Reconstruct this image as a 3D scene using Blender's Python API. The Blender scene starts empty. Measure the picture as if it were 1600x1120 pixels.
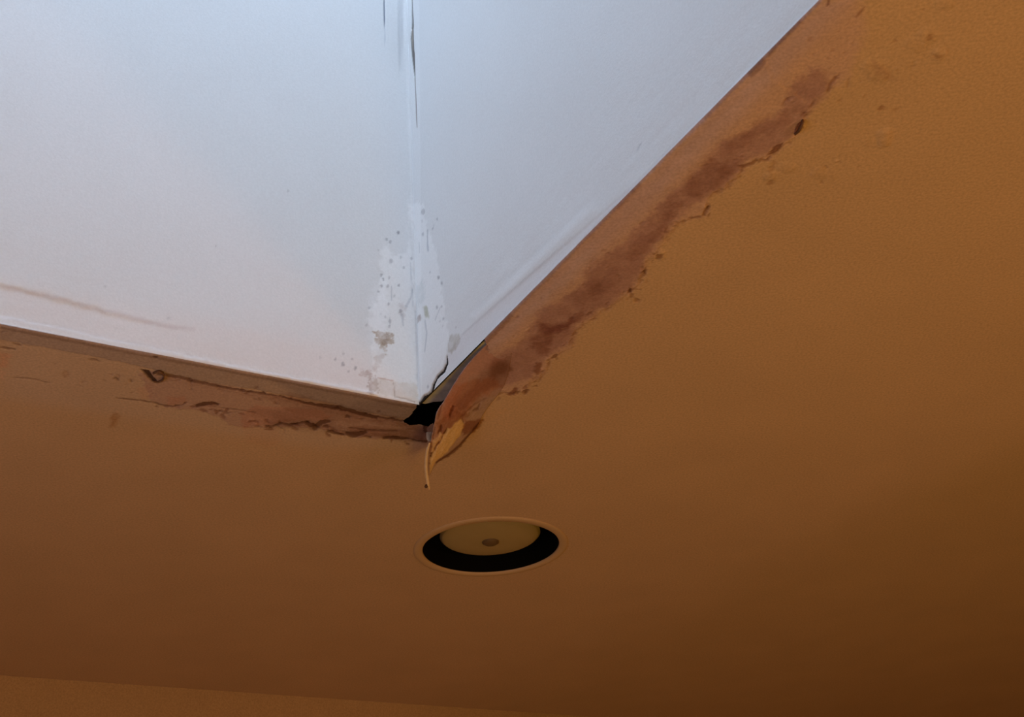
import bpy, math
import numpy as np
from mathutils import Vector, Matrix

sc = bpy.context.scene
COL = sc.collection
CAM_Z, CEIL = 1.65, 2.40
H = CEIL - CAM_Z

# ------------------------------------------------------------------ camera
F_PX, PITCH, ROLL = 1935.8, math.radians(30.49), math.radians(-4.296)
fw = np.array([0, math.cos(PITCH), math.sin(PITCH)])
r0 = np.array([1.0, 0, 0]); u0 = np.cross(r0, fw)
rt = math.cos(ROLL)*r0 + math.sin(ROLL)*u0
up = -math.sin(ROLL)*r0 + math.cos(ROLL)*u0
CP = np.array([0, 0, CAM_Z])
cd = bpy.data.cameras.new('camera'); cam = bpy.data.objects.new('camera', cd); COL.objects.link(cam)
cd.sensor_width = 36; cd.lens = F_PX*36/1600; cd.clip_start = .02; cd.clip_end = 50
m = Matrix(((rt[0], up[0], -fw[0], 0), (rt[1], up[1], -fw[1], 0), (rt[2], up[2], -fw[2], CAM_Z), (0, 0, 0, 1)))
cam.matrix_world = m
sc.camera = cam

# ------------------------------------------------------------------ sky, lights, exposure
sc.view_settings.view_transform = 'Standard'; sc.view_settings.look = 'None'
sc.view_settings.exposure = 0; sc.view_settings.gamma = 1; sc.view_settings.use_curve_mapping = False
w = bpy.data.worlds.new('sky'); sc.world = w; w.use_nodes = True
bg = w.node_tree.nodes['Background']
bg.inputs[0].default_value = (.66, .85, 1.08, 1); bg.inputs[1].default_value = 4.35   # overcast sky above the shaft
def lamp(name, kind, loc, target, energy, color, **kw):
    l = bpy.data.lights.new(name, kind); o = bpy.data.objects.new(name, l); COL.objects.link(o)
    l.energy = energy; l.color = color
    for k, v in kw.items(): setattr(l, k, v)
    o.location = loc
    o.rotation_euler = (Vector(target) - Vector(loc)).to_track_quat('-Z', 'Y').to_euler()
    return o
# warm lamp right of and behind the camera, then two added warm fills
lamp('floor_lamp_light', 'POINT', (2.3, -.5, 1.35), (0, 0, 0), 30, (1, .52, .36), shadow_soft_size=.14)
lamp('warm_fill_light', 'POINT', (.6, .25, .9), (0, 0, 0), 28, (1, .60, .075), shadow_soft_size=.3)  # unseen warm fill added to brighten the ceiling
lamp('low_fill_light', 'POINT', (1.2, 1.5, .5), (0, 0, 0), 6.5, (1, .50, .08), shadow_soft_size=.3)  # added low to lift the bottom right of the ceiling
# unseen cool fill added at the left to lift the blue near the shaft
lamp('cool_fill_light', 'AREA', (-1.05, .25, 1.45), (.3, .95, 1.75), 3.3, (.98, 1, 1), shape='RECTANGLE', size=.9, size_y=.9)

# ------------------------------------------------------------------ survey of the place (metres)
def ray(x, y): return fw + (x-800)/F_PX*rt - (y-560)/F_PX*up
def on_plane(x, y, n, p0):
    d = ray(x, y); return CP + d*((n @ (p0-CP))/(n @ d))
ZN = np.array([0, 0, 1.0])
O = on_plane(655, 634, ZN, np.array([0, 0, CEIL]))          # inner corner of the shaft at ceiling level
S = on_plane(0, 508, ZN, O) - O; S /= np.linalg.norm(S)     # along the left edge of the shaft
T = on_plane(1283, 0, ZN, O) - O; T /= np.linalg.norm(T)    # along the right edge
MI = np.linalg.inv(np.c_[S[:2], T[:2]])
def P(s, t, z=0.0): return O + s*S + t*T + np.array([0, 0, z])
def st(x, y, drop=0.0):
    p = on_plane(x, y, ZN, O - np.array([0, 0, drop]))
    return MI @ (p-O)[:2]
nL = np.cross(S, ZN); nL /= np.linalg.norm(nL)
nR = np.cross(T, ZN); nR /= np.linalg.norm(nR)
if nL @ (T) < 0: nL = -nL       # into the shaft
if nR @ (S) < 0: nR = -nR
def on_left(x, y):  p = on_plane(x, y, nL, O) - O; return np.array([p @ S, p[2]])
def on_right(x, y): p = on_plane(x, y, nR, O) - O; return np.array([p @ T, p[2]])

# ------------------------------------------------------------------ helpers
def lin(c): c = np.array(c, float)/255; return np.where(c <= .04045, c/12.92, ((c+.055)/1.055)**2.4)
def vnoise(x, y, seed):
    xi = np.floor(x).astype(np.int64); yi = np.floor(y).astype(np.int64); fx = x-xi; fy = y-yi
    def h(a, b):
        v = (a*374761393 + b*668265263 + seed*974711) & 0xffffffff
        v = ((v ^ (v >> 13))*1274126177) & 0xffffffff
        v = v ^ (v >> 16); return (v & 0xffff)/65535.0
    fx = fx*fx*(3-2*fx); fy = fy*fy*(3-2*fy)
    return (h(xi, yi)*(1-fx)+h(xi+1, yi)*fx)*(1-fy) + (h(xi, yi+1)*(1-fx)+h(xi+1, yi+1)*fx)*fy
def fbm(x, y, scale, seed=0, octs=4):
    a, t, n = 1.0, 0.0, 0.0
    for i in range(octs):
        n = n + a*(vnoise(x/scale*2**i, y/scale*2**i, seed+i)-.5); t += a; a *= .55
    return n/t*2                                            # about -1..1
def sdf(px, py, poly):
    """signed distance to a closed polygon, negative inside"""
    d = np.full(px.shape, 1e9); ins = np.zeros(px.shape, bool); n = len(poly)
    for i in range(n):
        ax, ay = poly[i]; bx, by = poly[(i+1) % n]
        ex, ey = bx-ax, by-ay; wx, wy = px-ax, py-ay
        k = np.clip((wx*ex+wy*ey)/(ex*ex+ey*ey+1e-15), 0, 1)
        d = np.minimum(d, np.hypot(wx-k*ex, wy-k*ey))
        c = ((ay <= py) & (by > py)) | ((by <= py) & (ay > py))
        with np.errstate(divide='ignore', invalid='ignore'):
            ins ^= c & (px < ax + (py-ay)/(by-ay if by != ay else 1e-12)*ex)
    return np.where(ins, -d, d)
def ribbon(pts, wpx):
    """outline of a brush stroke; wpx = one width or one per point"""
    p = np.array(pts, float); n = len(p)
    wv = np.full(n, wpx, float) if np.isscalar(wpx) else np.array(wpx, float)
    tg = np.gradient(p, axis=0); tg /= np.linalg.norm(tg, axis=1)[:, None]+1e-9
    nn = np.c_[-tg[:, 1], tg[:, 0]]*wv[:, None]/2
    return np.r_[p+nn, (p-nn)[::-1]]
def oval(x, y, rx, ry, a=0, n=14):
    q = np.linspace(0, 2*math.pi, n, endpoint=False); ca, sa = math.cos(a), math.sin(a)
    u, v = rx*np.cos(q), ry*np.sin(q)
    return np.c_[x+u*ca-v*sa, y+u*sa+v*ca]
class Skin:
    """paint layer of one flat surface: albedo and relief at every vertex"""
    def __init__(k, X, Y, base, where):
        k.X, k.Y, k.where = X, Y, where
        k.c = np.tile(np.array(base, float), (len(X), 1)); k.h = np.zeros(len(X))
    def mark(k, outline, mul=None, col=None, a=1.0, soft=1.0, rough=0.0, grain=6.0, h=0.0, seed=1, breakup=0.0, fade=None):
        """soft, rough in mm; grain = size of the ragged edge in mm; h = relief in mm (towards the room)"""
        poly = np.array([k.where(*q) for q in outline])
        soft *= .001; rough *= .001; grain *= .001; pad = soft+rough*1.2+.001
        lo, hi = poly.min(0)-pad, poly.max(0)+pad
        i = np.where((k.X > lo[0]) & (k.X < hi[0]) & (k.Y > lo[1]) & (k.Y < hi[1]))[0]
        if not len(i): return
        x, y = k.X[i], k.Y[i]
        d = sdf(x, y, poly)
        if rough:
            wx = x + rough*1.5*fbm(x, y, grain*.7, seed+31, 3); wy = y + rough*1.5*fbm(x, y, grain*.7, seed+57, 3)
            d = sdf(wx, wy, poly) + rough*fbm(x, y, grain, seed) + rough*.5*fbm(x, y, .0032, seed+9, 3)
        g = np.clip(.5 - d/(2*soft+1e-9), 0, 1); g = g*g*(3-2*g)
        if breakup: g = g*np.clip(1 - breakup*(.5+1.3*fbm(x, y, .010, seed+77)), 0, 1)
        if fade: ua, ub = k.where(*fade[0])[0], k.where(*fade[1])[0]; g = g*np.clip((x-ua)/(ub-ua), 0, 1)
        if mul is not None: k.c[i] *= 1-(a*g)[:, None]*(1-np.array(mul))
        if col is not None: k.c[i] += (a*g)[:, None]*(np.array(col)-k.c[i])
        if h: k.h[i] += h*.001*g
def mat(name, color=None, attr=None, stipple=0.0, rough=.6, bump=0.0, bscale=300, mottle=0.0, mscale=20, spec=.3):
    M = bpy.data.materials.new(name); M.use_nodes = True; nt = M.node_tree; b = nt.nodes['Principled BSDF']
    b.inputs['Roughness'].default_value = rough; b.inputs['Specular IOR Level'].default_value = spec
    tc = nt.nodes.new('ShaderNodeTexCoord')
    if attr:
        a = nt.nodes.new('ShaderNodeVertexColor'); a.layer_name = attr; src = a.outputs['Color']
    else:
        a = nt.nodes.new('ShaderNodeRGB'); a.outputs[0].default_value = (*color, 1); src = a.outputs[0]
    nz = nt.nodes.new('ShaderNodeTexNoise'); nz.inputs['Scale'].default_value = mscale; nz.inputs['Detail'].default_value = 6
    nt.links.new(tc.outputs['Object'], nz.inputs['Vector'])
    mr = nt.nodes.new('ShaderNodeMapRange'); mr.inputs[1].default_value = .3; mr.inputs[2].default_value = .7
    mr.inputs[3].default_value = 1-mottle; mr.inputs[4].default_value = 1+mottle
    nt.links.new(nz.outputs['Fac'], mr.inputs[0])
    mx = nt.nodes.new('ShaderNodeVectorMath'); mx.operation = 'SCALE'
    nt.links.new(src, mx.inputs[0]); nt.links.new(mr.outputs[0], mx.inputs['Scale'])
    out = mx.outputs[0]
    if stipple:
        n3 = nt.nodes.new('ShaderNodeTexNoise'); n3.inputs['Scale'].default_value = 330; n3.inputs['Detail'].default_value = 3
        nt.links.new(tc.outputs['Object'], n3.inputs['Vector'])
        m3 = nt.nodes.new('ShaderNodeMapRange'); m3.inputs[1].default_value = .3; m3.inputs[2].default_value = .7
        m3.inputs[3].default_value = 1-stipple; m3.inputs[4].default_value = 1+stipple
        nt.links.new(n3.outputs['Fac'], m3.inputs[0])
        v3 = nt.nodes.new('ShaderNodeVectorMath'); v3.operation = 'SCALE'
        nt.links.new(out, v3.inputs[0]); nt.links.new(m3.outputs[0], v3.inputs['Scale']); out = v3.outputs[0]
    nt.links.new(out, b.inputs['Base Color'])
    if bump:
        n2 = nt.nodes.new('ShaderNodeTexNoise'); n2.inputs['Scale'].default_value = bscale; n2.inputs['Detail'].default_value = 4
        nt.links.new(tc.outputs['Object'], n2.inputs['Vector'])
        bp = nt.nodes.new('ShaderNodeBump'); bp.inputs['Strength'].default_value = bump; bp.inputs['Distance'].default_value = .001
        nt.links.new(n2.outputs['Fac'], bp.inputs['Height']); nt.links.new(bp.outputs[0], b.inputs['Normal'])
    return M
def mesh(name, V, Fq, material, parent=None, colors=None, smooth=True):
    me = bpy.data.meshes.new(name); V = np.asarray(V, float)
    Fq = [tuple(int(v) for v in f) for f in Fq] if not isinstance(Fq, np.ndarray) else Fq
    if isinstance(Fq, np.ndarray):
        n = len(Fq); me.vertices.add(len(V)); me.vertices.foreach_set('co', V.astype(np.float32).ravel())
        me.loops.add(n*4); me.loops.foreach_set('vertex_index', Fq.astype(np.int32).ravel())
        me.polygons.add(n); me.polygons.foreach_set('loop_start', np.arange(0, n*4, 4, dtype=np.int32))
        me.update(calc_edges=True)
    else:
        me.from_pydata(V.tolist(), [], Fq)
    if smooth: me.polygons.foreach_set('use_smooth', np.ones(len(me.polygons), bool))
    if colors is not None:
        ca = me.color_attributes.new('paint', 'FLOAT_COLOR', 'POINT')
        ca.data.foreach_set('color', np.c_[np.clip(colors, 0, 1), np.ones(len(V))].astype(np.float32).ravel())
    me.materials.append(material); me.validate(); me.update()
    o = bpy.data.objects.new(name, me); COL.objects.link(o)
    if parent is not None: o.parent = parent
    return o
def struct(o): o['kind'] = 'structure'; return o
def seq(*spans):
    out = []
    for a, b, d in spans: out += list(np.linspace(a, b, max(1, int(round(abs(b-a)/d))), endpoint=False))
    return np.array(out + [spans[-1][1]])
def grid(U, W):
    uu, ww = np.meshgrid(U, W, indexing='ij'); nu, nw = len(U), len(W)
    i = np.arange(nu*nw).reshape(nu, nw)
    q = np.stack([i[:-1, :-1], i[1:, :-1], i[1:, 1:], i[:-1, 1:]], -1).reshape(-1, 4)
    return uu.ravel(), ww.ravel(), q
def compact(V, Fq, *extra):
    used = np.zeros(len(V), bool); used[Fq.ravel()] = True
    idx = np.cumsum(used)-1
    return (V[used], idx[Fq]) + tuple(e[used] for e in extra)
def relief(x, y, k): return fbm(x, y, .011, k, 5)

# ------------------------------------------------------------------ materials
CEILING_PAINT = np.array((.56, .388, .30))
WALL_WHITE = np.array((.74, .755, .775))
m_ceiling = mat('ceiling_paint', attr='paint', stipple=.13, rough=.55, bump=.25, bscale=420, mottle=.035, mscale=9, spec=.25)
m_white = mat('white_shaft_paint', attr='paint', stipple=.03, rough=.6, bump=.15, bscale=380, mottle=.012, mscale=7, spec=.2)
m_wall = mat('tan_wall_paint', stipple=.13, color=(.50, .34, .20), rough=.7, bump=.2, bscale=300, mottle=.03)
m_floor = mat('oak_floor', color=(.22, .16, .10), rough=.5, mottle=.15, mscale=5)
m_gypsum = mat('gypsum_core', color=(.50, .50, .52), rough=.9, bump=.5, bscale=220, mottle=.25, mscale=60)
m_dark = mat('shade_dark_cavity', color=(.018, .013, .011), rough=.95)  # shade inside the void, put into the colour

# ------------------------------------------------------------------ ceiling with its water damage
LS, LT = st(767, 855.5)               # centre of the recessed light
LR = .1463*H                           # its opening radius
HB = LR+.035
FAR_A, FAR_B = st(0, 1055), st(870, 1116)
def far_t(s): return FAR_A[1] + (s-FAR_A[0])*(FAR_B[1]-FAR_A[1])/(FAR_B[0]-FAR_A[0])
TN, SN, SP, TP = -1.40, -3.3, 1.9, 3.6
SO, TO = .98, 1.35                    # far sides of the shaft opening
US = seq((SN, LS-HB, .09), (LS-HB, LS+HB, .05), (LS+HB, -.155, .03)) if LS+HB < -.155 else None
US = seq((SN, LS-HB, .09), (LS-HB, LS+HB, .02), (LS+HB, -.12, .005), (-.12, .0, .0011), (0, .62, .0015), (.62, SO, .05), (SO, SP, .08))
UT = seq((TN, LT-HB, .05), (LT-HB, LT+HB, .02), (LT+HB, -.16, .01), (-.16, 0, .0012), (0, .80, .0012), (.80, TO, .05), (TO, TP, .08))
# a wider fine band is needed right of the right-hand edge
US = np.unique(np.r_[US, seq((-.26, -.12, .0016))])
gs, gt, gq = grid(US, UT)
cs = gs[gq].mean(1); ct = gt[gq].mean(1)
keep = ~((cs > 0) & (cs < SO) & (ct > 0) & (ct < TO))
keep &= ~((abs(cs-LS) < HB) & (abs(ct-LT) < HB))
HOLE = np.array([st(*q) for q in [(629, 657), (640, 650), (650, 636), (652, 626), (690, 586), (725, 552), (754, 526), (762, 540), (745, 570),
                                  (730, 600), (716, 628), (704, 652), (694, 668), (684, 669), (676, 661), (668, 666), (655, 662), (640, 664)]])
near = (abs(cs) < .3) & (abs(ct) < .3)
dh = np.full(len(cs), 1.0); dh[near] = sdf(cs[near], ct[near], HOLE) + .0012*fbm(cs[near], ct[near], .006, 5)
keep &= dh > 0
gq = gq[keep]
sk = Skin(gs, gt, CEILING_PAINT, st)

# --- right-hand strip: lifted, reddish skim coat between the shaft edge and a ragged line
OUT_R = [(1330, 112), (1318, 128), (1300, 138), (1285, 150), (1272, 165), (1258, 180), (1254, 192), (1247, 210), (1230, 224), (1215, 235), (1200, 247),
         (1182, 250), (1165, 260), (1147, 280), (1128, 296), (1108, 308), (1106, 325), (1098, 338), (1080, 342), (1062, 348), (1048, 362), (1036, 378), (1024, 398),
         (1010, 410), (1008, 424), (1000, 440), (984, 456), (965, 470), (955, 478), (935, 490), (914, 505), (896, 520), (893, 542), (878, 551), (858, 563),
         (854, 580), (842, 592), (828, 597), (824, 608), (808, 611), (803, 617), (787, 612), (769, 620), (751, 626), (735, 640), (722, 650)]
EDGE_R = [(690, 660), (700, 592), (760, 530), (860, 427), (1000, 286), (1190, 94), (1283, 0)]
sk.mark([q for q in OUT_R if q[1] > 150] + EDGE_R[:-1] + [(1215, 130)], mul=(1, 1, 1), soft=1.4, rough=2.5, grain=9, h=.8, seed=3)
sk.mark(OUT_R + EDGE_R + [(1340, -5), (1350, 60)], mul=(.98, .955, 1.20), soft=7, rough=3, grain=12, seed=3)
sk.mark([(655, 634), (1283, 0), (1330, 0), (1210, 125), (1100, 235), (1000, 340), (900, 432), (820, 505), (760, 560), (700, 640)], mul=(.92, .99, 1.28), soft=14, a=1)  # chalky grey by the edge, with shaft daylight put into the colour
# broad brown tide mark
TIDE = [(1275, 105), (1240, 130), (1226, 160), (1210, 176), (1190, 190), (1160, 205), (1135, 216), (1118, 232), (1105, 250), (1085, 268), (1068, 286), (1050, 297),
        (1036, 314), (1000, 352), (985, 366), (968, 382), (950, 399), (925, 412), (914, 430), (905, 446), (880, 466), (850, 478), (838, 498), (822, 522),
        (803, 541), (780, 551), (764, 568), (752, 585), (740, 604), (724, 618), (706, 634), (700, 650), (722, 645),
        (748, 618), (770, 608), (795, 600), (826, 590), (846, 566), (862, 552), (890, 535), (905, 505), (935, 485), (958, 470), (985, 448), (1004, 425),
        (1008, 404), (1024, 385), (1042, 360), (1058, 340), (1085, 318), (1105, 304), (1130, 290), (1150, 270), (1170, 250), (1200, 236), (1222, 226), (1243, 205),
        (1256, 180), (1282, 150), (1300, 128), (1296, 112)]
sk.mark(TIDE, mul=(.86, .83, .92), soft=7, rough=5, grain=20, seed=8)
sk.mark(TIDE, mul=(.86, .82, .88), soft=3, rough=6, grain=9, seed=18, breakup=.45)
sk.mark(TIDE, mul=(.90, .86, .84), soft=2, rough=9, grain=14, seed=118, breakup=.9)
DK = dict(mul=(.66, .54, .50), soft=5, rough=4, grain=9, breakup=.35)
for i, p in enumerate([
        [(1108, 243), (1128, 256), (1160, 250), (1145, 268), (1122, 290), (1092, 306), (1068, 302), (1078, 282), (1094, 266)],
        [(1046, 310), (1058, 318), (1050, 340), (1034, 368), (1018, 378), (1012, 368), (1030, 350), (1038, 330)],
        [(1005, 362), (1020, 372), (1010, 396), (985, 410), (975, 400), (990, 380)],
        [(905, 452), (935, 440), (950, 448), (940, 462), (915, 474), (900, 470)],
        [(841, 501), (858, 506), (882, 502), (900, 488), (914, 481), (907, 497), (884, 517), (868, 524), (860, 542), (850, 555), (838, 549), (826, 541), (838, 522)],
        [(925, 420), (960, 415), (975, 430), (950, 455), (925, 460), (910, 445)],
        [(1160, 208), (1200, 190), (1236, 172), (1230, 190), (1195, 208), (1165, 225), (1140, 240), (1128, 232)]]):
    sk.mark(p, seed=20+i, **{**DK, 'a': [.75, .7, .55, .5, 1, .4, .55][i]})
sk.mark([(845, 503), (860, 509), (884, 505), (896, 494), (890, 508), (870, 518), (852, 520)], mul=(.66, .5, .56), soft=4, rough=3, breakup=.3)
sk.mark(oval(781, 577, 18, 13, -.4), mul=(.58, .47, .40), soft=6, rough=4, grain=14)
sk.mark(oval(784, 575, 12, 8, -.3), mul=(.8, .75, .72), soft=5)
sk.mark([(838, 566), (846, 566), (845, 582), (838, 586), (834, 578)], mul=(.6, .48, .42), soft=2, rough=1.5)
# crumbs and chips of paint along the ragged lines
rng = np.random.default_rng(11)
def chips(line, n, spread, size, a0=.25, a1=.85, dark=(.50, .39, .35), seed0=500):
    L_ = np.array(line, float); seg = np.hypot(*np.diff(L_, axis=0).T); cum = np.r_[0, np.cumsum(seg)]
    for j in range(n):
        u = rng.uniform(0, cum[-1]); x = np.interp(u, cum, L_[:, 0]); y = np.interp(u, cum, L_[:, 1])
        k_ = min(len(seg)-1, int(np.searchsorted(cum, u)-1)); dx, dy = (L_[k_+1]-L_[k_])/max(seg[k_], 1e-6)
        o_ = rng.normal()*spread; x, y = x-dy*o_, y+dx*o_; ln = rng.uniform(.6, 1.6)*size; th = math.atan2(dy, dx)+rng.normal()*.5
        pts = [(x+ln*rng.uniform(.7, 1.2)*math.cos(q)*math.cos(th)-ln*.45*math.sin(q)*math.sin(th), y+ln*rng.uniform(.7, 1.2)*math.cos(q)*math.sin(th)+ln*.45*math.sin(q)*math.cos(th)) for q in np.linspace(0, 2*math.pi, 7, endpoint=False)]
        sk.mark(pts, mul=dark, a=rng.uniform(a0, a1), soft=1.0, rough=1.2, grain=4, h=-.6, seed=seed0+j)
        if rng.random() < .4: sk.mark([(px-1.5, py-2.2) for px, py in pts], mul=(1.12, 1.12, 1.15), a=.6, soft=1.0, rough=.8, grain=4, h=.5, seed=seed0+j+300)
chips(OUT_R[5:40], 60, 4, 4.2)
chips(OUT_R[24:], 22, 5, 3.6, .3, .8)
chips([(1340, 60), (1300, 90), (1200, 185), (1100, 260), (1000, 375), (900, 470), (820, 560)], 45, 16, 2.6, .15, .5)
chips([(1480, 20), (1420, 80), (1380, 170), (1300, 260), (1200, 300)], 22, 26, 3.0, .12, .4)
for p, wd, a_ in [(OUT_R[8:16], 3, .6), (OUT_R[15:24], 3, .5), (OUT_R[24:34], 2.4, .4), (OUT_R[33:], 2.6, .55)]:
    sk.mark(ribbon(p, wd), mul=(.62, .52, .48), a=a_, soft=1.2, rough=2.2, grain=6, breakup=.9, seed=700+int(p[0][0]), h=-.4)
# pale streaks next to the shaft
sk.mark([(1000, 300), (1050, 280), (1100, 235), (1150, 190), (1210, 120), (1180, 120), (1090, 210)], mul=(1.04, 1.06, 1.10), soft=8, rough=5, grain=30, seed=31)
sk.mark([(820, 480), (870, 440), (900, 400), (925, 392), (890, 440), (840, 480), (790, 530), (770, 540)], mul=(1.05, 1.10, 1.16), soft=8, rough=5, grain=30, seed=32)
sk.mark([(735, 572), (770, 560), (758, 580), (735, 605), (718, 612)], mul=(1.1, 1.08, 1.08), soft=6, rough=3, grain=12, seed=33)
# ragged flakes and pits on the outer line
PIT = dict(mul=(.52, .40, .36), soft=.9, rough=1.0, grain=5, h=-.8)
for i, (p, a) in enumerate([
        ([(1255, 188), (1254, 200), (1247, 211), (1241, 211), (1243, 198), (1249, 190)], 1), ([(1223, 222), (1219, 233), (1209, 241), (1202, 243), (1203, 236), (1213, 226)], 1),
        ([(1186, 248), (1178, 258), (1164, 262), (1150, 260), (1165, 256), (1177, 250)], .8), ([(1107, 318), (1110, 325), (1101, 338), (1095, 337), (1102, 328)], .7),
        ([(1259, 174), (1256, 180), (1251, 180), (1254, 174)], .8), ([(1313, 113), (1309, 124), (1299, 133), (1296, 144), (1292, 142), (1297, 128), (1304, 119)], .7),
        ([(1027, 396), (1036, 396), (1032, 404), (1024, 406)], .6), ([(803, 605), (810, 606), (806, 615), (798, 619), (791, 617), (799, 611)], 1),
        ([(825, 600), (824, 608), (815, 608), (819, 603)], .7), ([(849, 587), (846, 594), (840, 599), (843, 590)], .6), ([(1270, 160), (1276, 155), (1268, 168), (1262, 170)], .5),
        ([(990, 465), (1000, 469), (992, 474)], .4), ([(1000, 436), (1006, 438), (999, 445)], .45), ([(1326, 122), (1328, 132), (1322, 140), (1324, 128)], .4),
        ([(1240, 150), (1226, 160), (1220, 168), (1228, 152)], .35), ([(760, 612), (780, 612), (748, 624), (736, 634), (742, 622)], .5), ([(782, 613), (798, 613), (774, 619)], .5)]):
    sk.mark(p, seed=40+i, a=a, **PIT)
for i, (x, y, r, a) in enumerate([(1205, 264, 6, .45), (1204, 285, 5, .7), (1210, 255, 5, .4), (1378, 170, 6, .75), (1453, 57, 7, .6), (1465, 88, 6, .55), (1399, 64, 5, .35), (1313, 158, 4, .3), (1301, 79, 3, .7),
                                  (1266, 62, 4, .4), (1275, 189, 3, .4), (1400, 172, 5, .25), (997, 470, 4, .5), (981, 468, 3, .4), (1030, 400, 6, .5), (1045, 376, 4, .4), (1067, 348, 3, .4), (1010, 440, 3, .4),
                                  (965, 430, 3, .5), (943, 391, 3, .4), (862, 461, 2.4, .6), (808, 495, 3, .7), (892, 440, 2.5, .4), (846, 466, 2.5, .4), (760, 549, 4, .85), (1252, 35, 3, .5)]):
    sk.mark(oval(x, y, r, r*.75, -.5, 8), seed=60+i, a=a, mul=(.62, .50, .42), soft=1.4, rough=1.3, grain=4, h=-.5)
sk.mark(ribbon([(1352, 10), (1343, 20), (1337, 27)], [1, 5, 2]), mul=(.7, .6, .55), soft=1)
sk.mark(ribbon([(1295, -2), (1294, 6), (1291, 10)], [4, 4, 1]), mul=(.5, .4, .4), soft=1)
for i, (x, y, rx, ry, a, hh) in enumerate([(1382, 215, 9, 14, .3, 2.2), (1368, 110, 22, 14, .6, 1.2), (1450, 55, 14, 10, 0, 1.4), (1468, 84, 10, 8, 0, 1.6), (1430, 68, 16, 12, 0, .8), (1280, 270, 12, 9, 0, .9),
                                           (1356, 222, 10, 8, 0, .5), (1300, 275, 7, 8, 0, .5), (1475, 5, 14, 8, 0, 1.0), (1205, 275, 10, 8, 0, 1.4), (1230, 262, 12, 7, 0, 1.0), (1030, 398, 9, 7, 0, 1.5)]):
    sk.mark(oval(x, y, rx, ry, a), mul=(.95, .93, .9), a=.5, soft=4, h=hh, seed=90+i, rough=1.5)
sk.mark([(1362, 95), (1385, 110), (1400, 125), (1385, 122), (1368, 112)], mul=(.82, .78, .80), soft=5, rough=2)
# grime line right on the shaft edge
for a, b, wd, al in [((1195, 92), (1170, 118), 9, .8), ((1250, 34), (1200, 86), 4, .7), ((985, 303), (1000, 287), 7, .6), ((965, 326), (985, 305), 5, .35), ((1140, 146), (1100, 186), 4, .5),
                     ((700, 594), (800, 490), 8, .8), ((800, 490), (990, 297), 5, .45), ((1283, 2), (1140, 146), 3, .6), ((708, 585), (760, 540), 13, .7)]:
    sk.mark(ribbon([a, b], wd), mul=(.58, .52, .52), a=al, soft=1.6, rough=1.2, seed=int(a[0]))

# --- left-hand strip
BEAD_L = [(0, 508), (655, 634), (650, 656), (620, 652), (570, 643), (545, 637), (515, 629), (480, 622), (440, 616), (400, 608), (345, 600), (300, 591), (262, 583), (230, 574), (150, 557), (60, 540), (0, 530)]
sk.mark(BEAD_L, mul=(.75, .79, .93), soft=1.5, rough=1, h=.6, seed=110)
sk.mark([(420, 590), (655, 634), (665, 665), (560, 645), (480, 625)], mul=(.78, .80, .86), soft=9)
sk.mark([(0, 500), (655, 625), (680, 700), (500, 700), (250, 660), (0, 620)], mul=(1.0, 1.07, 1.25), soft=22)  # cool daylight near the shaft, put into the colour
sk.mark([(0, 502), (655, 628), (655, 639), (0, 513)], mul=(.62, .56, .54), soft=1.6, rough=1.0, a=.7)
PEEL_L = [(222, 577), (300, 594), (400, 611), (480, 626), (570, 646), (650, 660), (672, 668), (668, 690), (640, 688), (600, 687), (572, 682), (560, 683), (548, 682), (520, 674), (500, 669), (470, 668), (440, 667),
          (415, 666), (392, 668), (360, 664), (340, 650), (300, 640), (262, 636), (235, 626), (226, 605)]
sk.mark(PEEL_L, mul=(.86, .80, .89), soft=1.5, rough=3, grain=12, seed=111, h=.5)
for i, (p, c, a) in enumerate([
        ([(376, 646), (400, 632), (440, 636), (500, 640), (520, 650), (505, 658), (470, 655), (430, 662), (395, 664), (380, 672)], (1.0, .86, .82), .9),
        ([(410, 618), (450, 612), (520, 634), (570, 650), (560, 662), (510, 655), (460, 648)], (.80, .72, .68), .6),
        ([(0, 552), (16, 552), (14, 574), (0, 576)], (1.06, .90, .86), 1), ([(0, 578), (10, 582), (6, 592), (0, 594)], (1.12, 1.05, 1.1), .9),
        ([(262, 620), (290, 618), (290, 630), (262, 632)], (1.0, .86, .80), .9), ([(216, 606), (232, 602), (236, 620), (220, 624)], (1.02, .88, .84), .6),
        ([(545, 664), (570, 664), (640, 672), (665, 674), (660, 686), (600, 682), (548, 680)], (.80, .70, .66), .8),
        ([(600, 652), (655, 663), (660, 672), (610, 668), (570, 656)], (.82, .76, .74), .6),
        ([(175, 645), (184, 646), (184, 658), (177, 668), (170, 664), (174, 654)], (.78, .66, .52), .9),
        ([(376, 655), (430, 665), (440, 690), (420, 700), (385, 690)], (1.0, .90, .86), .5)]):
    sk.mark(p, mul=c, a=a, soft=3, rough=2.5, grain=10, seed=120+i)
for p, wd, a in [([(246, 586), (300, 597), (400, 615), (450, 622)], 9, .5), ([(450, 620), (500, 632), (545, 643), (600, 655)], 16, .7), ([(414, 664), (470, 660), (500, 662), (520, 657)], 14, .6), ([(390, 640), (440, 650), (490, 662)], 12, .5),
                 ([(510, 668), (550, 676), (575, 676), (640, 676)], 13, .75), ([(600, 682), (668, 688)], 9, .8), ([(600, 652), (640, 662), (670, 672)], 12, .7), ([(305, 632), (345, 632)], 8, .6), ([(640, 664), (668, 690)], 14, .6)]:
    sk.mark(ribbon(p, wd), mul=(.72, .64, .60), a=a, soft=3.5, rough=3, grain=9, seed=int(p[0][0]), breakup=.5)
chips([(240, 630), (300, 634), (345, 640), (415, 665), (470, 664), (520, 672), (550, 681), (600, 685), (668, 690)], 46, 4, 4.5, .3, .9, seed0=1200)
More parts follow.
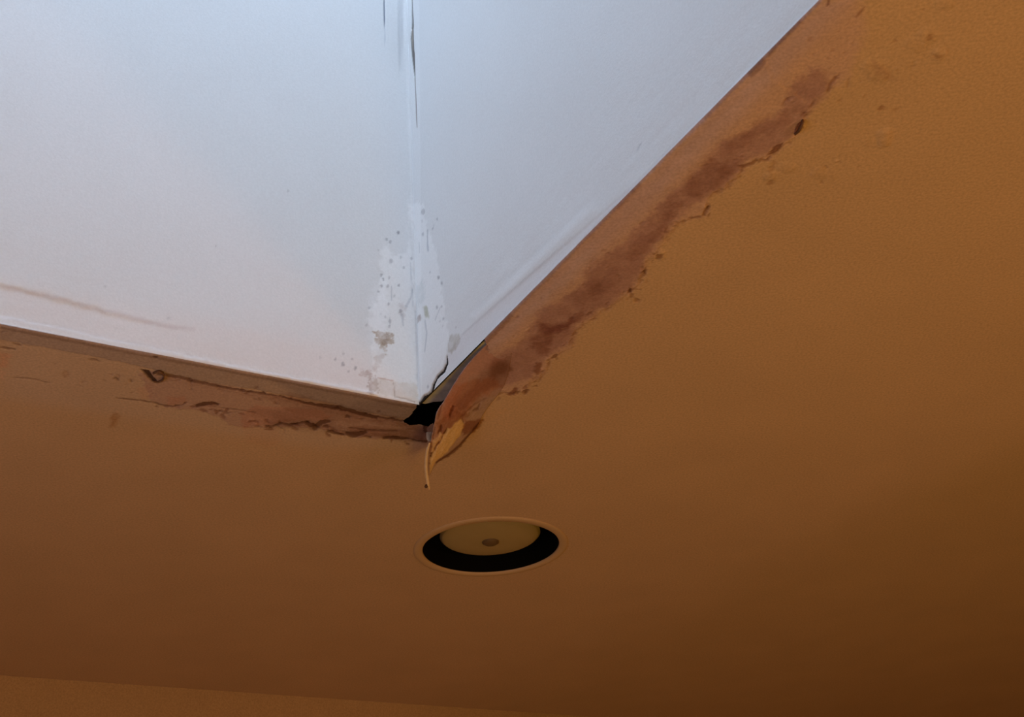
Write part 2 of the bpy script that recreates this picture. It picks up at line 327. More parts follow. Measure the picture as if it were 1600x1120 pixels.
chips([(250, 588), (300, 597), (400, 614), (500, 634), (560, 647), (640, 661)], 30, 5, 3.6, .25, .7, seed0=1300)
chips([(0, 548), (100, 575), (200, 600), (300, 612)], 16, 12, 3, .12, .4, seed0=1400)
CR = dict(mul=(.36, .28, .24), soft=.8, rough=1.1, grain=5, h=-1.0)
for i, (p, wd, a) in enumerate([
        ([(246, 584), (262, 586), (285, 590), (300, 595)], [3, 4, 4, 4], .7), ([(300, 595), (330, 601), (360, 607), (400, 613), (440, 619)], [3, 4, 3, 3, 2], .65), ([(440, 619), (480, 630), (515, 635), (530, 637)], [2, 3, 5, 6], .8),
        ([(530, 637), (545, 641), (570, 648), (590, 652)], [7, 4, 5, 4], .95), ([(590, 651), (610, 654), (630, 658)], [2, 2, 2], .7), ([(540, 650), (548, 652)], [5, 4], .7),
        ([(180, 622), (210, 625), (240, 629), (256, 634), (272, 635), (285, 632), (292, 628)], [1.5, 2, 2.5, 2.5, 2, 2, 2], .65), ([(306, 634), (318, 631), (332, 629), (342, 632)], [4, 5, 4, 2], .95),
        ([(345, 637), (370, 640), (400, 645)], [2, 2, 2], .4), ([(344, 642), (352, 646), (372, 643)], [2, 2, 1], .4),
        ([(414, 665), (424, 667), (440, 661), (452, 664), (470, 660), (484, 659)], [2, 4, 3, 4, 3, 4], .7), ([(478, 660), (492, 668), (502, 660), (516, 657)], [4, 9, 6, 3], .8),
        ([(512, 672), (522, 677), (536, 678)], [4, 4, 3], .8), ([(540, 676), (550, 680), (560, 678), (572, 674)], [4, 9, 7, 3], .75), ([(545, 668), (570, 671), (600, 673), (622, 673)], [2, 3, 3, 2], .5),
        ([(598, 684), (612, 683), (630, 685), (642, 685)], [3, 4, 4, 2], .85), ([(642, 686), (655, 689), (668, 690)], [1.5, 3, 3], .9), ([(664, 662), (666, 674), (669, 684)], [4, 3, 3], .9),
        ([(0, 543), (12, 544), (24, 546)], [2, 3, 1.5], .6), ([(20, 536), (34, 540)], [1.5, 2], .5), ([(140, 561), (150, 563), (156, 565)], [2, 3, 1.5], .5), ([(20, 590), (45, 592), (62, 595), (78, 599)], [1.5, 2, 2, 1], .4),
        ([(180, 590), (186, 594)], [4, 3], .6), ([(204, 592), (206, 598)], [3, 2], .4), ([(296, 590), (298, 602), (300, 610)], [2, 1.5, 1], .35), ([(430, 664), (444, 672), (446, 680)], [1.5, 1.5, 1], .35),
        ([(238, 557), (248, 558)], [2, 2], .8), ([(0, 519), (12, 517)], [1, 1], .4)]):
    sk.mark(ribbon(p, [v*1.25 for v in wd]), a=min(1, a*1.15), seed=140+i, **CR)
sk.mark([(219, 577), (233, 579), (240, 588), (246, 596), (240, 597), (232, 591), (225, 583)], mul=(.16, .13, .12), soft=.8, rough=.8, h=-2)
sk.mark(oval(103, 585, 6, 6), mul=(.8, .72, .65), soft=1.5, h=-.5, a=.7); sk.mark(oval(103, 583, 3, 3), mul=(1.1, 1.1, 1.1), soft=1)
# softly darker patch of the left strip near the corner
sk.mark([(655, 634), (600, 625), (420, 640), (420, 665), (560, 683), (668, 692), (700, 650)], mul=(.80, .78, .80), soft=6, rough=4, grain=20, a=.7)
# damp discolouration right of the torn corner
sk.mark([(722, 652), (760, 640), (800, 640), (770, 655), (740, 668), (725, 662)], mul=(1.0, .97, .92), soft=4, rough=2)
sk.mark([(728, 656), (756, 656), (750, 664), (742, 676), (728, 676), (715, 690), (705, 690), (722, 668)], mul=(.62, .44, .36), soft=1.6, rough=2, grain=7, seed=170, h=-.8)
sk.mark(ribbon([(746, 662), (730, 680), (718, 697), (700, 712), (680, 722)], [7, 6, 5, 4, 2]), mul=(.45, .34, .30), soft=1.2, rough=1)
# relief: crumbly texture inside damaged strips
band = np.clip(1 - np.abs(sdf(gs, gt, np.array([st(*q) for q in OUT_R+EDGE_R])))*0, 0, 1)*0
inR = (gs < 0) & (gt > -.05); dR = np.clip(1+gs/.14, 0, 1)*inR*np.clip((1.0-gt)/.3, 0, 1)
inL = (gt < 0) & (gs > -.05); dL = np.clip(1+gt/.10, 0, 1)*inL*np.clip((.55-gs)/.2, 0, 1)
dm = np.maximum(dR, dL)
near = dm > 0
sk.h[near] += dm[near]*.0010*fbm(gs[near], gt[near], .035, 201, 3) + dm[near]*.00025*fbm(gs[near], gt[near], .007, 202, 3)
sk.c[near] *= (1+.07*dm[near]*fbm(gs[near], gt[near], .02, 203, 5))[:, None]
RB = .0022                                                  # eased arris round the opening
dE = np.where((gs <= 0) & (gt > 0), -gs, np.where((gt <= 0) & (gs > 0), -gt, np.hypot(gs, gt)))
dE = np.clip(dE, 0, RB); lip = RB - np.sqrt(np.maximum(RB**2-(RB-dE)**2, 0))
dF = np.where((gs <= 0) & (gt > 0), -gs, np.where((gt <= 0) & (gs > 0), -gt, np.hypot(gs, gt)))
zz = lip - sk.h*np.clip(dF/.004, 0, 1)
V = O + gs[:, None]*S + gt[:, None]*T; V[:, 2] += zz
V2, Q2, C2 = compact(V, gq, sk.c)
# plaster ring that closes the ceiling round the recessed light
NA = 96; ang = np.linspace(0, 2*math.pi, NA, endpoint=False)
ST = float(S[:2] @ T[:2])
def ring_st(r):                                            # true circles in metres, as s,t
    xy = np.c_[np.cos(ang), np.sin(ang)]*r
    return (MI @ xy.T).T + np.array([LS, LT])
inner = ring_st(LR+.004)
dirs = inner - np.array([LS, LT]); outer = np.array([LS, LT]) + dirs*(HB/np.abs(dirs).max(1))[:, None]
rv = np.r_[inner, outer]; rV = O + rv[:, :1]*S + rv[:, 1:]*T
n0 = len(V2); a = np.arange(NA); b = (a+1) % NA
V2 = np.r_[V2, rV]; C2 = np.r_[C2, np.tile(CEILING_PAINT, (2*NA, 1))]
Q2 = np.r_[Q2, np.c_[n0+a, n0+b, n0+NA+b, n0+NA+a]]
# square corners between the ring and the cut-out
corn = []
for sx in (-1, 1):
    for sy in (-1, 1): corn.append((LS+sx*HB, LT+sy*HB))
n1 = len(V2); cv = np.array([O+x*S+y*T for x, y in corn]); V2 = np.r_[V2, cv]; C2 = np.r_[C2, np.tile(CEILING_PAINT, (4, 1))]
for j, (x, y) in enumerate(corn):
    d = np.hypot(outer[:, 0]-x, outer[:, 1]-y); k = np.argsort(d)[:2]; k = sorted(k)
    if k[1]-k[0] > 2: k = k[::-1]
    Q2 = np.r_[Q2, [[n1+j, n0+NA+k[0], n0+NA+k[1], n1+j]]] if False else Q2
    # widen the nearest outer ring vertex exactly into the corner
    i0 = int(np.argmin(d)); V2[n0+NA+i0] = O+x*S+y*T
# back of the boards
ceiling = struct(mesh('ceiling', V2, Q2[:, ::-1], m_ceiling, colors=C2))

# ------------------------------------------------------------------ white shaft walls
SH = 1.80
def face(name, org, U, where, inward, ulen, us, zs, paint):
    uu, zz_, q = grid(us, zs)
    k = Skin(uu, zz_, WALL_WHITE, where); paint(k)
    k.h += .0006*fbm(uu, zz_, .16, 71, 3) + .0005*fbm(uu, zz_*3, .09, 72, 3)*np.clip(1-zz_/.2, 0, 1)
    k.c *= (1+.012*fbm(uu, zz_, .12, 73, 4))[:, None]
    k.h[zz_ <= zs[0]+1e-6] = 0
    V = org + uu[:, None]*U + zz_[:, None]*ZN + k.h[:, None]*inward
    n = np.cross(U, ZN)
    if n @ inward < 0: q = q[:, ::-1]
    return struct(mesh(name, V, q, m_white, colors=k.c))
def corner_marks(k, side):
    G = (.52, .55, .60)
    def dot(x, y, r, a, c=(.45, .45, .48), asp=1.5): k.mark(oval(x, y, r/asp**.5, r*asp**.5, .1, 8), mul=c, a=a, soft=.7, rough=.6, grain=3, seed=int(x*7+y))
    def blot(p, c, a, s=2.0, r=3.0, **kw): k.mark(p, mul=np.array(c)**1.35, a=a, soft=s*.8+.5, rough=r*1.5, grain=5, seed=int(p[0][0]), breakup=.5, **kw)
    if side == 'left':
        k.mark([(640, 300), (655, 632), (575, 622), (585, 560), (578, 500), (590, 455), (596, 400), (606, 378), (612, 400), (630, 395), (641, 380)], mul=(1.10, 1.10, 1.10), soft=3.5, rough=5, grain=14, seed=5, h=.3)
        k.mark([(576, 470), (598, 430), (610, 470), (600, 520), (580, 560), (572, 520)], mul=(1.05, 1.05, 1.06), soft=4, rough=5, grain=10, seed=6)
        for x, y, r, a in [(622, 363, 2.6, 1), (604, 374, 2.2, .6), (610, 378, 2.6, .6), (611, 408, 3.2, .55), (591, 391, 1.5, .4), (626, 402, 2.2, .5), (631, 418, 2, .5), (596, 430, 2, .7), (599, 436, 2, .8), (608, 434, 2, .6), (596, 447, 2.4, .7), (606, 447, 2.4, .6),
                           (623, 446, 2.2, .8), (591, 455, 1.5, .6), (607, 475, 2, .7), (577, 481, 2.2, .5), (595, 490, 1.5, .5), (602, 495, 2, .5), (609, 502, 3, .5), (608, 510, 2, .5), (573, 507, 2.2, .45), (616, 462, 2, .4), (643, 404, 2.2, .6), (626, 486, 3, .7), (450, 298, 2, .4),
                           (88, 451, 1.8, .4), (163, 448, 1.8, .5), (265, 498, 2.6, .6), (180, 512, 2, .35), (524, 561, 2.4, .55), (536, 569, 3, .7), (537, 552, 2, .4), (555, 575, 2.6, .7), (545, 580, 2, .5), (550, 561, 2, .4), (500, 558, 2, .3), (337, 384, 1.5, .4), (575, 500, 1.5, .3)]: dot(x, y, r, a)
        blot([(586, 520), (596, 516), (600, 522), (607, 517), (616, 528), (612, 534), (604, 540), (602, 548), (596, 544), (588, 538)], (.68, .58, .49), .95, 1.0, 3)
        blot([(597, 530), (606, 524), (605, 536), (600, 543)], (.66, .58, .50), .8)
        blot([(604, 553), (594, 552), (585, 556), (586, 568), (582, 580), (588, 582), (594, 566)], (.84, .80, .78), .7, 1.5, 2)
        blot([(566, 578), (576, 577), (582, 584), (578, 592), (570, 588), (562, 585)], (.76, .66, .62), .85, 1.2, 2.2)
        blot([(578, 594), (586, 590), (592, 600), (588, 614), (578, 616), (574, 606)], (.68, .60, .56), .85, 1.2, 2.6)
        blot([(583, 590), (600, 592), (625, 597), (650, 600), (652, 628), (625, 622), (595, 616), (584, 612)], (.88, .84, .79), .75, 1.2, 1.5)
        k.mark(ribbon([(615, 598), (616, 612), (616, 620), (632, 623), (648, 628)], [1, 1.5, 1.6, 1.8, 2.2]), mul=(.62, .58, .54), soft=.6, rough=.4, h=-.6)
        k.mark(ribbon([(590, 590), (602, 592), (614, 595)], [2, 1.5, 2]), mul=(.8, .68, .64), soft=.8, rough=.6)
        for p, wd, a in [([(612, 447), (612, 470)], 1.6, .5), ([(641, 410), (643, 440), (645, 480)], 1.4, .5), ([(646, 446), (642, 464), (634, 480)], [1, 3, 4], .45), ([(628, 490), (630, 510)], [4, 2], .5), ([(609, 495), (609, 510)], 2, .4), ([(649, 485), (651, 560), (652, 620)], [1, 1.4, 1.2], .35)]:
            k.mark(ribbon(p, wd), mul=G, a=a, soft=.7, rough=.4)
        blot([(623, 474), (630, 472), (634, 484), (630, 498), (624, 490)], (.72, .66, .66), .6, 1.5, 1.5)
        # paper tape edge and split near the top of the corner
        k.mark(ribbon([(600.5, -4), (600.5, 20), (600.5, 42)], [1.6, 2.4, 1]), mul=(.20, .24, .32), soft=.5, h=-1.5)
        k.mark(ribbon([(600.5, 40), (601.5, 62)], [1, .8]), mul=(.75, .76, .8), soft=.5)
        k.mark([(601, -5), (628, -5), (630, 100), (622, 102), (602, 66)], mul=(1, 1, 1), soft=1, h=.5)
        k.mark(ribbon([(627, -6), (627, 45), (626.5, 100)], [8, 9, 5]), mul=(.90, .90, .91), soft=2.5, h=-1.6)  # soft shadow beside the tape, put into the colour
        k.mark([(630, -5), (660, -5), (660, 640), (643, 360)], mul=(1.045, 1.045, 1.045), soft=1, h=.4)
        # swollen ridges above the lower edge
        k.mark([(-20, 441), (30, 453), (90, 467), (140, 481), (200, 495), (260, 511), (310, 516), (360, 530), (360, 590), (-20, 520)], mul=(1, 1, 1), soft=4, rough=2.5, grain=20, h=-1.5, fade=((335, 520), (120, 480)))
        k.mark([(-20, 489), (50, 503), (110, 515), (170, 531), (230, 541), (300, 557), (420, 583), (500, 597), (590, 614), (590, 640), (-20, 520)], mul=(1, 1, 1), soft=1.5, rough=1.0, grain=14, h=.7)
        k.mark(ribbon([(-20, 491), (50, 502), (110, 514), (170, 530), (230, 540), (300, 556), (420, 582), (560, 609)], [2, 3, 2, 3, 4, 2, 3, 1]), mul=(.90, .88, .88), soft=1.2, rough=1.5, grain=10, a=.7)
        k.mark(ribbon([(0, 445), (30, 452), (90, 466), (140, 480), (200, 494), (260, 510), (305, 513)], [3, 4, 4, 5, 5, 6, 2]), mul=(.90, .87, .88), soft=3, rough=1.5, grain=12)  # shadow line under the upper ridge, painted into the colour
        k.mark([(0, 440), (200, 480), (420, 520), (570, 560), (580, 625), (300, 562), (0, 505)], mul=(1.03, .985, .97), soft=20)  # warm bounce from the room on the lower wall, put into the colour
        k.mark([(0, 496), (655, 622), (655, 640), (0, 512)], mul=(1.03, 1.03, 1.03), soft=3, rough=1)
    else:
        k.mark([(645, 320), (662, 318), (668, 360), (682, 395), (688, 440), (694, 480), (700, 520), (696, 560), (680, 600), (655, 632), (650, 632)], mul=(1.10, 1.10, 1.10), soft=3, rough=5, grain=12, seed=9, h=.3)
        k.mark([(630, -5), (655, -5), (660, 640), (643, 360)], mul=(1.05, 1.05, 1.05), soft=.8)
        for x, y, r, a in [(661, 331, 4, .5), (683, 342, 1.8, .5), (676, 357, 1.5, .4), (661, 366, 2.4, .5), (685, 433, 2.4, .8), (690, 442, 2, .7), (672, 425, 1.5, .5), (683, 480, 2.4, .6), (690, 479, 2, .5), (693, 498, 2, .6), (688, 502, 1.6, .5), (712, 511, 1.5, .4), (669, 604, 2, .6), (692, 509, 1.2, .4), (660, 345, 2, .3)]: dot(x, y, r, a)
        for p, wd, a in [([(668, 358), (668, 378), (669, 393)], [1.5, 2, 3], .6), ([(655, 378), (656, 396)], 1.4, .35), ([(676, 358), (678, 350)], 1.2, .4), ([(664, 500), (667, 520), (664, 550)], [2, 2.5, 1.2], .5), ([(654, 612), (653, 540), (651, 470)], 1.2, .3), ([(997, 245), (997, 232), (1002, 224)], 1.4, .6), ([(680, 500), (688, 480)], 1.2, .5)]:
            k.mark(ribbon(p, wd), mul=G, a=a, soft=.6, rough=.4)
        blot([(661, 480), (668, 478), (671, 492), (671, 498), (665, 496)], (.62, .62, .50), .9, 1.2, 1.2)
        blot([(652, 494), (658, 490), (658, 500), (652, 506)], (.60, .52, .50), .9, .8, 1)
        blot([(648, 446), (664, 440), (664, 470), (656, 480), (648, 470)], (.88, .90, .90), .8, 2, 3)
        blot([(701, 526), (708, 523), (718, 524), (719, 531), (712, 545), (706, 555), (700, 550)], (.76, .72, .66), .9, 1.0, 1.6)
        # metal corner strip showing as a band along the lower edge
        k.mark([(655, 634), (1283, 0), (1400, -118), (1380, -105), (1280, -2), (1100, 180), (985, 294), (915, 355), (842, 418), (780, 472), (720, 524), (696, 560), (690, 590)], mul=(.985, .965, .975), soft=1.0, h=-.35)
        k.mark(ribbon([(722, 522), (780, 471), (842, 417), (895, 368)], [1.4, 1.8, 1.6, .5]), mul=(.86, .86, .89), soft=.7, a=.6)  # thin shade line at the step, painted into the colour
        k.mark(ribbon([(740, 500), (842, 408), (930, 325)], 12), mul=(1.03, 1.03, 1.03), soft=8, h=.6)
        # crack that opens towards the corner
        k.mark(ribbon([(698, 556), (698, 568), (693, 580), (684, 588), (678, 600), (674, 614), (664, 620), (656, 634)], [1, 3, 4, 3, 4, 4, 6, 9]), mul=(.10, .07, .06), soft=.6, rough=.6, grain=4, h=-2.5)
        # split joint tape at the top of the corner
        k.mark(ribbon([(643.5, -6), (644, 15), (644.5, 40), (643.5, 60), (645, 85), (646.5, 105), (648, 120)], [1.4, 2, 3, 5, 5, 3.2, 1.6]), mul=(.24, .22, .20), soft=.5, h=-2)
        k.mark(ribbon([(642.7, 45), (642.7, 62), (643.6, 78)], [1, 2.2, 1]), mul=(1.9, 1.8, 1.7), soft=.5)
        k.mark(ribbon([(648, 118), (649.5, 150), (650.5, 180), (651.5, 200)], [1.5, 1.4, 1.6, 1]), mul=(.42, .36, .34), soft=.5, h=-1)
        k.mark(ribbon([(655, 636), (760, 528), (860, 427), (1000, 286), (1283, 0)], 3), mul=(.72, .64, .60), soft=.8, rough=1, a=.7)
zf = seq((.0016, .50, .0016), (.50, SH, .02))
face('wall_left', O, S, on_left, nL, SO, seq((0, .30, .0016), (.30, .62, .003), (.62, SO, .04)), zf, lambda k: corner_marks(k, 'left'))
# the joint tape cracks reach the top of the frame, so the corner strip is fine all the way up
zr = seq((.0016, .78, .0018), (.78, SH, .03))
face('wall_right', O, T, on_right, nR, TO, seq((0, .16, .0012), (.16, .80, .004), (.80, TO, .05)), zr, lambda k: corner_marks(k, 'right'))
plain = lambda k: None
face('wall_back', O+TO*T, S, None, -nL, SO, seq((0, SO, .1)), seq((0, SH, .1)), plain)
face('wall_side', O+SO*S, T, None, -nR, TO, seq((0, TO, .1)), seq((0, SH, .1)), plain)

# broken board and dark void seen through the torn corner (parts of the ceiling)
def prism(name, pts_st, z0, z1, material, parent, open_bottom=False):
    n = len(pts_st); b_ = [P(s, t, z0) for s, t in pts_st]; t_ = [P(s, t, z1) for s, t in pts_st]
    f = [tuple(range(n, 2*n))] + [(i, (i+1) % n, n+(i+1) % n, n+i) for i in range(n)]
    if not open_bottom: f.append(tuple(range(n))[::-1])
    return mesh(name, b_+t_, f, material, parent, smooth=False)
prism('roof_void', [(-.20, -.09), (.09, -.09), (.09, -.0015), (-.0015, -.0015), (-.0015, .30), (-.20, .30)], .0012, .10, m_dark, ceiling, True)
gb = [st(x, y, -.0045) for x, y in [(655, 629), (664, 631), (676, 628), (690, 627), (735, 600), (800, 520), (800, 480), (720, 560)]]
prism('gypsum_board', [(min(a_, -.0016), b_) for a_, b_ in gb], .0045, .0145, m_gypsum, ceiling)

# ------------------------------------------------------------------ room shell out of frame
def quad(name, pts, material): return struct(mesh(name, pts, [(0, 1, 2, 3)], material, smooth=False))
def flr(p): return np.array([p[0], p[1], 0.0])
c0, c1, c2, c3 = [P(s, t) for s, t in ((SN, far_t(SN)), (SP, far_t(SP)), (SP, TP), (SN, TP))]
quad('wall_front', [flr(c0), flr(c1), c1, c0], m_wall)
quad('wall_room_left', [flr(c1), flr(c2), c2, c1], m_wall)
quad('wall_rear', [flr(c2), flr(c3), c3, c2], m_wall)
quad('wall_lamp_side', [flr(c3), flr(c0), c0, c3], m_wall)
RW = [(1.34, .77), (2.7, .55), (2.7, .67), (1.36, .89)]           # unseen partition added right of the view to shade the ceiling
struct(mesh('wall_shade_blocker', [(x, y, 0) for x, y in RW]+[(x, y, CEIL) for x, y in RW], [(0, 3, 2, 1), (4, 5, 6, 7), (0, 1, 5, 4), (1, 2, 6, 5), (2, 3, 7, 6), (3, 0, 4, 7)], m_wall, smooth=False))
quad('floor', [flr(c0), flr(c1), flr(c2), flr(c3)], m_floor)

# ------------------------------------------------------------------ things
def thing(name, label, cat, loc, group=None):
    o = bpy.data.objects.new(name, None); COL.objects.link(o); o.location = loc; o.empty_display_size = .02
    o['label'] = label; o['category'] = cat
    if group: o['group'] = group
    return o
def child(name, V, Fq, material, root, **kw):
    V = np.asarray(V, float) - np.array(root.location)
    return mesh(name, V, Fq, material, root, **kw)
def lathe(prof, c, n=96, closed=False):
    """profile of (radius, z) turned about a vertical axis at c"""
    a = np.linspace(0, 2*math.pi, n, endpoint=False); V = []; Fq = []
    for r, z in prof: V += [(c[0]+r*math.cos(q), c[1]+r*math.sin(q), c[2]+z) for q in a]
    m_ = len(prof)
    for i in range(m_ if closed else m_-1):
        k = (i+1) % m_
        for j in range(n): Fq.append((i*n+j, i*n+(j+1) % n, k*n+(j+1) % n, k*n+j))
    return V, Fq

# recessed downlight
lc = P(LS, LT)
m_ring = mat('painted_trim', color=(.53, .375, .275), rough=.55, mottle=.02)
m_baffle = mat('matt_black_baffle', color=(.004, .004, .004), rough=.9, spec=.05)
m_lens = mat('yellowed_lens', color=(.36, .28, .16), rough=.5, mottle=.03, mscale=30)
m_nub = mat('brown_finial', color=(.13, .085, .05), rough=.6)
dl = thing('recessed_downlight', 'round recessed ceiling downlight, switched off, with black baffle and dull tan lens', 'ceiling light', tuple(lc))
v, f = lathe([(LR, .012), (LR, -.0008), (LR+.0015, -.0026), (LR+.010, -.0024), (LR+.0132, -.0018), (LR+.0142, -.0004), (LR+.0142, .0022)], lc)
child('trim_ring', v, f, m_ring, dl)
v, f = lathe([(LR-.0006, .0005), (LR-.0010, .05), (LR-.002, .10), (.0, .10)], lc)
child('baffle', v, f, m_baffle, dl)
LZ, LRR = .022, LR*.735
v, f = lathe([(LRR-.004, .006+LZ), (LRR, .004+LZ), (LRR+.0006, LZ), (LRR-.002, LZ-.002)] + [(LRR*math.cos(q)-.002*math.cos(q), LZ-.002-.010*math.sin(q)) for q in np.linspace(.05, math.pi/2, 14)], lc)
lens = child('lens', v, f, m_lens, dl); lens['label'] = 'dull tan frosted lens'
nub = lathe([(.0, LZ-.0175), (.005, LZ-.0172), (.010, LZ-.0160), (.0135, LZ-.0135), (.0140, LZ-.0085)], lc, 32)
child('finial', nub[0], nub[1], m_nub, lens if False else dl)

# torn ceiling skin hanging from the shaft corner
FL = [(775, 526, -.001), (748, 550, .001), (724, 578, .005), (708, 603, .010), (693, 629, .016), (683, 643, .021), (679, 661, .026), (676, 677, .031), (673, 692, .036), (671, 706, .041), (669.5, 724, .046), (669, 742, .050)]
FR = [(800, 552, .0008), (795, 580, .0008), (788, 604, .0008), (776, 620, .0008), (764, 634, .0008), (754, 648, .0012), (748, 662, .004), (735, 679, .011), (718, 697, .021), (701, 711, .030), (681, 724, .040), (671, 744, .049)]
NV, NU = 120, 64
def interp(pts, n):
    p = np.array(pts); k = np.linspace(0, len(p)-1, n); x = np.arange(len(p))
    return np.stack([np.interp(k, x, p[:, c]) for c in range(3)], 1)
def smooth_path(pts, n):
    p = interp(pts, n); q = p.copy(); wd = n//24
    for i in range(n):
        a, b = max(0, i-wd), min(n, i+wd+1); r_ = min(i-a, b-1-i); q[i] = p[i-r_:i+r_+1].mean(0)
    return q
LP, RP = smooth_path(FL, NV), smooth_path(FR, NV)
uu = np.linspace(0, 1, NU)
chart = LP[:, None, :]*(1-uu)[None, :, None] + RP[:, None, :]*uu[None, :, None]       # survey x, y, drop
vv = np.linspace(0, 1, NV)[:, None]
bulge = .010*np.sin(math.pi*uu)[None, :]*np.sin(math.pi*np.clip(vv*.95, 0, 1))**1.5
chart[..., 2] += bulge*np.clip((vv-.15)/.4, 0, 1)*.5
cx, cy, dr = [chart[..., i].ravel() for i in range(3)]
fk = Skin(cx*.0008, cy*.0008, CEILING_PAINT, lambda x, y: (x*.0008, y*.0008))
fk.mark(OUT_R+EDGE_R+[(1320, -5)], mul=(.97, .90, .92), soft=1.5, rough=1)
fk.mark([(775, 520), (700, 600), (685, 650), (700, 650), (735, 590), (790, 560)], mul=(1.10, 1.0, 1.0), soft=4, rough=2)
fk.mark(TIDE, mul=(.78, .70, .68), soft=4, rough=4, grain=18, seed=8)
fk.mark(oval(781, 577, 18, 13, -.4), mul=(.62, .50, .42), soft=6, rough=3, grain=14)
fk.mark([(720, 600), (765, 590), (790, 600), (760, 616), (730, 640), (715, 672), (690, 690), (672, 720), (676, 660), (690, 630)], mul=(.95, .74, .60), soft=4, rough=4, grain=10, seed=301)
fk.mark([(700, 640), (735, 645), (712, 670), (695, 685), (684, 690), (684, 660)], mul=(.80, .70, .62), soft=2, rough=3, grain=6, seed=302)
for i, (p, wd, a, h_) in enumerate([([(708, 634), (706, 642), (702, 650)], [4, 5, 3], .9, -1), ([(691, 632), (687, 645), (684, 655)], [2, 3, 2], .6, -.6), ([(690, 664), (688, 672), (684, 679)], [3, 5, 3], .9, -1),
        ([(679, 668), (677, 680), (674, 700), (672, 724)], [2, 2.5, 2.5, 2], .8, -.6), ([(700, 670), (694, 678), (686, 690), (679, 702), (673, 716)], [3, 3.5, 3, 4, 3], .95, -1.2),
        ([(750, 632), (745, 640), (739, 643)], [2, 4, 2], .7, -.8), ([(760, 622), (742, 632), (728, 645), (720, 652)], [2, 2, 2, 2], .5, -.5), ([(700, 690), (690, 700), (684, 712)], [1, 1.4, 1], .35, -.3),
        ([(722, 654), (724, 660), (722, 668)], [2, 2, 1], .6, -.4), ([(682, 688), (676, 704), (673, 730)], [3, 4, 4], .6, 0)]):
    fk.mark(ribbon(p, wd), mul=(.42, .28, .22), a=a, soft=.8, rough=.8, grain=4, h=h_, seed=310+i)
fk.c *= np.array((.76, .77, 1.04))
fk.mark([(720, 655), (727, 664), (720, 675), (714, 686), (704, 698), (693, 711), (680, 722), (672, 740), (671, 726), (675, 712), (684, 697), (693, 683), (701, 669), (710, 662)], col=CEILING_PAINT*np.array((1.20, 1.22, .98)), soft=1.2, rough=1, grain=6, seed=330, h=.6)
fk.mark([(676, 690), (688, 676), (692, 680), (684, 692), (676, 706), (673, 706)], col=CEILING_PAINT*np.array((1.05, 1.0, .85)), soft=1, rough=1, seed=331, h=.4)
fk.mark([(704, 634), (716, 640), (712, 648), (704, 648), (698, 655), (696, 650)], mul=(1.45, 1.5, 1.55), soft=1.2, rough=1.2, grain=4, seed=332, a=.6)
fk.mark([(728, 658), (754, 654), (748, 664), (736, 676), (724, 680), (722, 670)], mul=(.60, .42, .34), soft=1.5, rough=1.5, grain=6, seed=333)
fk.mark(ribbon([(750, 660), (735, 678), (718, 696), (701, 710), (681, 723)], [5, 5, 4, 4, 3]), mul=(.40, .28, .22), soft=1)
fk.h += (.0011*fbm(cx+.5*cy, cy*.35, 9, 400, 4) + .0005*fbm(cx, cy, 3, 410, 3))*np.clip((cy-585)/50, 0, 1)
fV = np.array([P(*st(x, y, d), -d-h_) for x, y, d, h_ in zip(cx, cy, dr, fk.h)])
ii = np.arange(NV*NU).reshape(NV, NU)
fq = np.stack([ii[:-1, :-1], ii[1:, :-1], ii[1:, 1:], ii[:-1, 1:]], -1).reshape(-1, 4)
m_flap = mat('torn_skin', attr='paint', stipple=.1, rough=.6, bump=.3, bscale=500, mottle=.05, mscale=60, spec=.2)
tear = thing('torn_plaster_skin', 'stained strip of torn plaster skin drooping from the shaft corner above the downlight', 'peeling plaster', tuple(fV[5*NU]))
fo = child('flap', fV, fq, m_flap, tear, colors=fk.c)
sm = fo.modifiers.new('thickness', 'SOLIDIFY'); sm.thickness = .0012; sm.offset = -1
# the curled sliver below it: a thin ribbon of paper
def tube_strip(pts, name, material, root, widths, thick=.0012, n=60):
    p = smooth_path(pts, n); w_ = np.interp(np.linspace(0, 1, n), np.linspace(0, 1, len(widths)), widths)
    C_ = np.array([P(*st(x, y, d), -d) for x, y, d in p]); tg = np.gradient(C_, axis=0); tg /= np.linalg.norm(tg, axis=1)[:, None]
    side = np.cross(tg, np.array([.25, 1, .1])); side /= np.linalg.norm(side, axis=1)[:, None]; nn = np.cross(side, tg)
    V, Fq = [], []; K = 10
    for i in range(n):
        for j in range(K):
            q = 2*math.pi*j/K
            V.append(C_[i] + side[i]*w_[i]*math.cos(q) + nn[i]*(thick*math.sin(q) + w_[i]*.5*math.cos(q)**2))
    for i in range(n-1):
        for j in range(K): Fq.append((i*K+j, i*K+(j+1) % K, (i+1)*K+(j+1) % K, (i+1)*K+j))
    Fq += [tuple(range(K))[::-1], tuple(range((n-1)*K, n*K))]
    return child(name, V, Fq, material, root)
m_sliver = mat('paper_sliver', color=(.78, .60, .44), rough=.35, mottle=.08, mscale=120, spec=.5)
sl = tube_strip([(671, 692, .038), (667, 703, .041), (665, 716, .045), (664.5, 730, .049), (666, 744, .053), (668, 755, .057), (671, 764, .060)], 'sliver', m_sliver, tear, [.0012, .0020, .0024, .0026, .0026, .0022, .0008])
sl['label'] = 'thin pale curled sliver'
m_bit = mat('dark_bit', color=(.10, .05, .03), rough=.8)
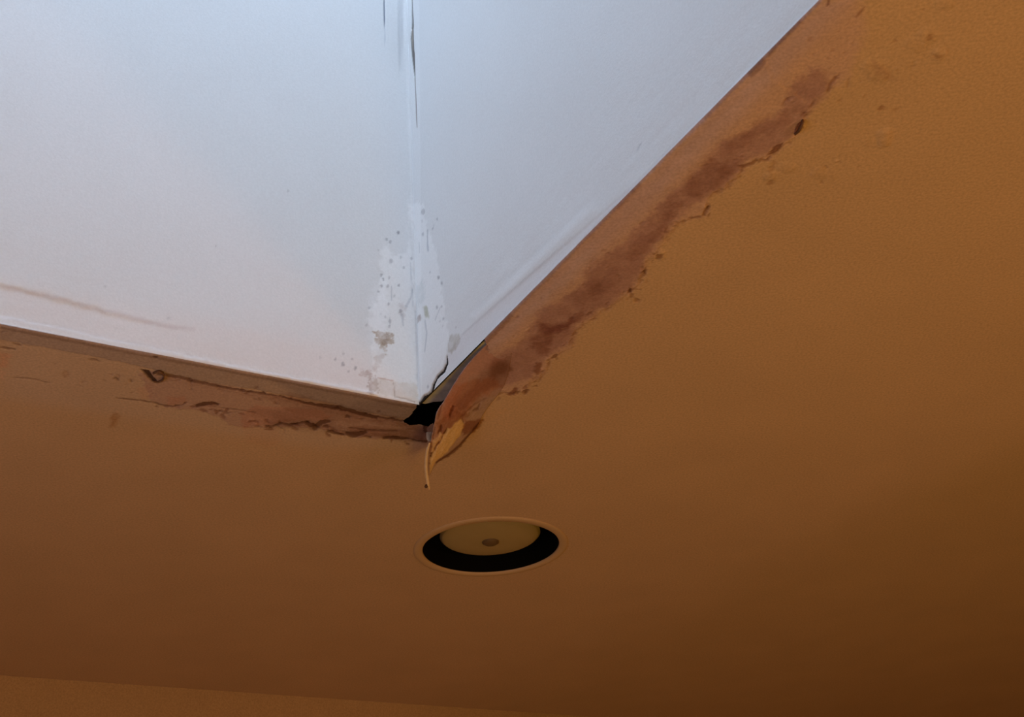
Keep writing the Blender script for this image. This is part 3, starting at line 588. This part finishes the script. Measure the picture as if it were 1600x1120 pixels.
def lump(name, c, rx, ry, rz, material, root, seed=0):
    V, Fq = [], []; nu, nv = 20, 12
    for i in range(nv+1):
        for j in range(nu):
            a, b = math.pi*i/nv, 2*math.pi*j/nu; d = np.array([math.sin(a)*math.cos(b), math.sin(a)*math.sin(b), math.cos(a)])
            k = 1+.35*float(fbm(np.array([d[0]*2+d[2]*1.3+seed]), np.array([d[1]*2+5.0-d[2]]), 1.1, seed, 3)[0])
            V.append(np.array(c)+d*k*np.array([rx, ry, rz]))
    for i in range(nv):
        for j in range(nu): Fq.append((i*nu+j, (i+1)*nu+j, (i+1)*nu+(j+1) % nu, i*nu+(j+1) % nu))
    return child(name, V, Fq, material, root)
lump('crumb', P(*st(666, 759.5, .0585), -.0585), .0022, .0022, .0026, m_bit, tear, 3)['label'] = 'dark crumb at the tip'

# pale plaster nodule wedged beside the tear
m_nod = mat('pale_plaster', color=(.66, .60, .56), rough=.8, mottle=.12, mscale=200, bump=.4)
nc = P(*st(671, 681, .004), -.003)
nod = lump('plaster_nodule', nc, .0042, .0045, .0085, m_nod, thing('dummy', 'x', 'x', (0, 0, 0)), 7)
dmy = nod.parent; nod.parent = None; bpy.data.objects.remove(dmy)
nod['label'] = 'small pale grey nodule of plaster left of the drooping torn strip'; nod['category'] = 'plaster lump'

# lifted paint flake near the left end of the damage, curled into a ring
def flake(pts_dr, width, label, name='paint_flake', seed=0):
    c = P(*st(*pts_dr[0][:2])); root = None
    p = smooth_path(pts_dr, 48); C_ = np.array([P(*st(x, y, d), -d) for x, y, d in p]); V, Fq = [], []
    up_ = np.array([0, 0, 1.0])
    for i in range(48):
        wv = width*(.55+.45*math.sin(math.pi*min(1, .15+i/48)))
        tg = C_[min(i+1, 47)]-C_[max(i-1, 0)]; tg /= np.linalg.norm(tg)+1e-9
        sd = np.cross(tg, up_); sd /= np.linalg.norm(sd)+1e-9
        for a, b in ((-1, -1), (1, -1), (1, 1), (-1, 1)):
            V.append(C_[i] + sd*a*.0005 + up_*(b*wv*.5))
    for i in range(47):
        for j in range(4): Fq.append((i*4+j, i*4+(j+1) % 4, (i+1)*4+(j+1) % 4, (i+1)*4+j))
    Fq += [(3, 2, 1, 0), (188, 189, 190, 191)]
    o = mesh(name, V, Fq, m_flake); o['label'] = label; o['category'] = 'paint flake'; o['group'] = 'lifted flakes of ceiling paint'
    return o
m_flake = mat('dirty_flake', color=(.17, .09, .055), rough=.7, mottle=.2, mscale=150)
flake([(239, 583, .002), (248, 580, .003), (255, 583, .0035), (257, 589, .0035), (253, 595, .003), (246, 597, .0025), (240, 596, .002)], .004,
      'small dark flake curled into a loop below the left shaft edge')
flake([(1255, 188, .002), (1252, 196, .004), (1248, 204, .005), (1242, 210, .002)], .005, 'dark lifted flake at the upper end of the right hand stain')
